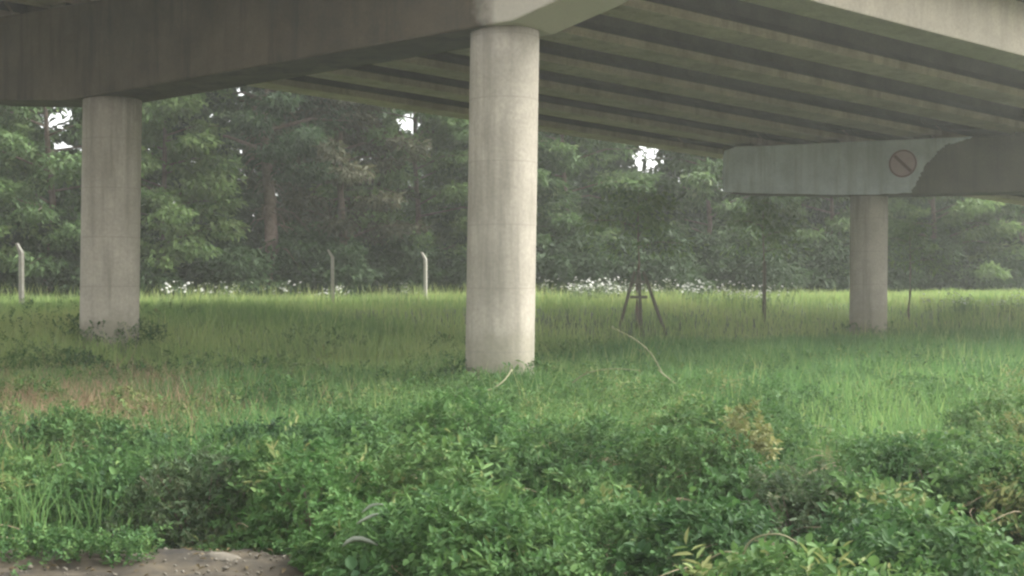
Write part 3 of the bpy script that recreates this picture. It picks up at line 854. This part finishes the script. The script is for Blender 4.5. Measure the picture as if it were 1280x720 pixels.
stem([(845, 480, 0), (832, 470, -.1), (822, 462, -.2)], 19.5, .013, 'short slanting dry stalk right of the low arching stalk')
stem([(928, 725, 0), (930, 690, -.05), (945, 672, -.1), (975, 668, -.2), (1000, 680, -.25)], 7.5, .0085, 'pale dry stem arching over the hollow at the bottom right of centre')
stem([(968, 725, 0), (960, 700, 0), (955, 678, -.1), (962, 664, -.15)], 7.55, .007, 'upright dry stem standing inside the hollow at the bottom')
stem([(1000, 722, 0), (985, 700, -.05), (975, 686, -.1), (955, 676, -.1)], 7.6, .008, 'dry stem leaning left across the hollow at the bottom')
stem([(885, 700, 0), (905, 690, -.1), (925, 693, -.15), (934, 704, -.15)], 7.5, .006, 'thin short dry stem left of the hollow at the bottom')
stem([(640, 462, 0), (625, 480, -.5), (596, 492, -.8), (560, 494, -.9)], 21, .012, 'thin pale stalk lying across the grass at the nearest column foot')

def blade_leaf(pxs, Yd, w, label):
    pts = [Vector(at(px, py, Yd)) for px, py in pxs]; loc = pts[0].copy()
    bm = bmesh.new(); rows = []; n = len(pts)
    prof = [.15, .7, 1, .95, .65, .1]
    for i, p in enumerate(pts):
        d = (pts[min(i + 1, n - 1)] - pts[max(i - 1, 0)]).normalized()
        s = Vector((-d.z * .75, -.55, d.x * .75)).normalized() * w * prof[i]
        p = p - loc
        up = Vector((0, -.25, .97)) * .006
        rows.append([bm.verts.new(p + s), bm.verts.new(p + up), bm.verts.new(p - s), bm.verts.new(p - up)])
    for i in range(n - 1):
        for j in range(4): bm.faces.new((rows[i][j], rows[i][(j + 1) % 4], rows[i + 1][(j + 1) % 4], rows[i + 1][j]))
    bm.faces.new(rows[0][::-1]); bm.faces.new(rows[-1])
    o = link('pale_leaf', bm_mesh('pale_leaf', bm, True), M_PALE); o.location = loc
    tag(o, label, 'leaf', 'silvery leaves at the front of the thicket')
blade_leaf([(452, 641), (457, 637), (462, 633), (467, 631), (473, 630), (479, 631)], 7.9, .013, 'upper slim silvery leaf of the pair above the broad one')
blade_leaf([(446, 655), (452, 651), (458, 648), (464, 645), (469, 643), (473, 642)], 7.85, .015, 'lower slim silvery leaf of the pair above the broad one')
blade_leaf([(428, 683), (435, 677), (443, 674), (452, 674), (462, 677), (472, 681)], 7.8, .030, 'broad silvery leaf at the bottom below the slim pair')

def stone(px, Yd, r, label, seed):
    x, y = txy(px, Yd)
    bm = bmesh.new(); bmesh.ops.create_icosphere(bm, subdivisions=3, radius=1)
    rr = random.Random(seed)
    offs = [Vector((rr.uniform(-3, 3), rr.uniform(-3, 3), rr.uniform(-3, 3))) for _ in range(4)]
    from mathutils import noise as mn
    for v_ in bm.verts:
        d = 1 + .45 * mn.noise(v_.co * 1.1 + offs[0]) + .15 * mn.noise(v_.co * 3 + offs[1])
        v_.co = Vector((v_.co.x * r * 1.5 * d, v_.co.y * r * d, v_.co.z * r * .62 * d))
    o = link('stone', bm_mesh('stone', bm, True), M_STONE); o.location = (x, y, gz(x, y) + r * .2); o.rotation_euler = (0, 0, rr.uniform(-.4, .4))
    tag(o, label, 'stone', 'stones on the dirt strip')
stone(150, 9.55, .075, 'flat pale stone on the dirt under the dull grey-green shrub', 1)
stone(118, 9.7, .03, 'small white stone at the left of the flat pale stone', 2)
stone(223, 9.5, .028, 'small pebble on the dirt between the flat stone and the broad tan stone', 3)
stone(275, 9.4, .10, 'broad tan stone half buried at the front of the dirt strip', 4)
stone(319, 9.55, .03, 'small whitish pebble at the right end of the dirt strip', 5)

# ------------------------------------------------------------------ haze
def veil():
    m, nt, out = nmat('veil_volume')  # volume added to imitate the milky veil of a dirty window
    p = N(nt, 'ShaderNodeVolumePrincipled'); p.inputs['Color'].default_value = (.88, .91, .86, 1); p.inputs['Density'].default_value = VEIL; p.inputs['Anisotropy'].default_value = .2
    nt.links.new(p.outputs[0], out.inputs['Volume'])
    bm = bmesh.new(); bmesh.ops.create_cube(bm, size=1)
    for v_ in bm.verts: v_.co = Vector((v_.co.x * 640, v_.co.y * 520 + 90, 24 if v_.co.z > 0 else -1.6))
    o = link('veil', bm_mesh('veil', bm), m)
    tag(o, 'thin pale volume added over the whole field for the veil of a dirty window', 'veil', kind='stuff')
VEIL = .0012
veil()

# ------------------------------------------------------------------ light, camera, render
SUN_EL, SUN_AZ = math.radians(42), math.radians(68)       # azimuth clockwise from +Y: from the right
w = bpy.data.worlds.new('World'); S.world = w; w.use_nodes = True
nt = w.node_tree
for n_ in list(nt.nodes): nt.nodes.remove(n_)
sky = nt.nodes.new('ShaderNodeTexSky'); sky.sky_type = 'NISHITA'; sky.sun_disc = False
sky.sun_elevation = SUN_EL; sky.sun_rotation = SUN_AZ; sky.air_density = 1.2; sky.dust_density = 4; sky.ozone_density = 1
hs = nt.nodes.new('ShaderNodeHueSaturation'); hs.inputs['Saturation'].default_value = .08
bg = nt.nodes.new('ShaderNodeBackground'); bg.inputs['Strength'].default_value = .15
wo = nt.nodes.new('ShaderNodeOutputWorld')
nt.links.new(sky.outputs[0], hs.inputs['Color']); nt.links.new(hs.outputs[0], bg.inputs['Color']); nt.links.new(bg.outputs[0], wo.inputs['Surface'])
sd = bpy.data.lights.new('sun', 'SUN'); sd.energy = 1.5; sd.angle = math.radians(40); sd.color = (1, .95, .87)
so = bpy.data.objects.new('sun', sd); COL.objects.link(so); so.location = (20, -30, 40)
dirv = Vector((math.sin(SUN_AZ) * math.cos(SUN_EL), math.cos(SUN_AZ) * math.cos(SUN_EL), math.sin(SUN_EL)))
so.rotation_euler = dirv.to_track_quat('Z', 'Y').to_euler()

cd = bpy.data.cameras.new('camera'); cd.sensor_width = 36; cd.lens = 36 * 1500 / 1280; cd.shift_y = -10 / 1280; cd.clip_start = .1; cd.clip_end = 2000
co = bpy.data.objects.new('camera', cd); COL.objects.link(co); co.location = (0, 0, EYE); co.rotation_euler = (math.pi / 2, 0, 0)
S.camera = co
S.view_settings.view_transform = 'Standard'; S.view_settings.look = 'None'; S.view_settings.gamma = 1; S.view_settings.use_curve_mapping = False
S.view_settings.exposure = 2.05
S.render.engine = 'CYCLES'
S.cycles.use_denoising = True
try: S.cycles.denoiser = 'OPENIMAGEDENOISE'
except Exception: pass
S.cycles.max_bounces = 8; S.cycles.diffuse_bounces = 4; S.cycles.transmission_bounces = 4; S.cycles.volume_bounces = 1
S.cycles.filter_width = 2.5
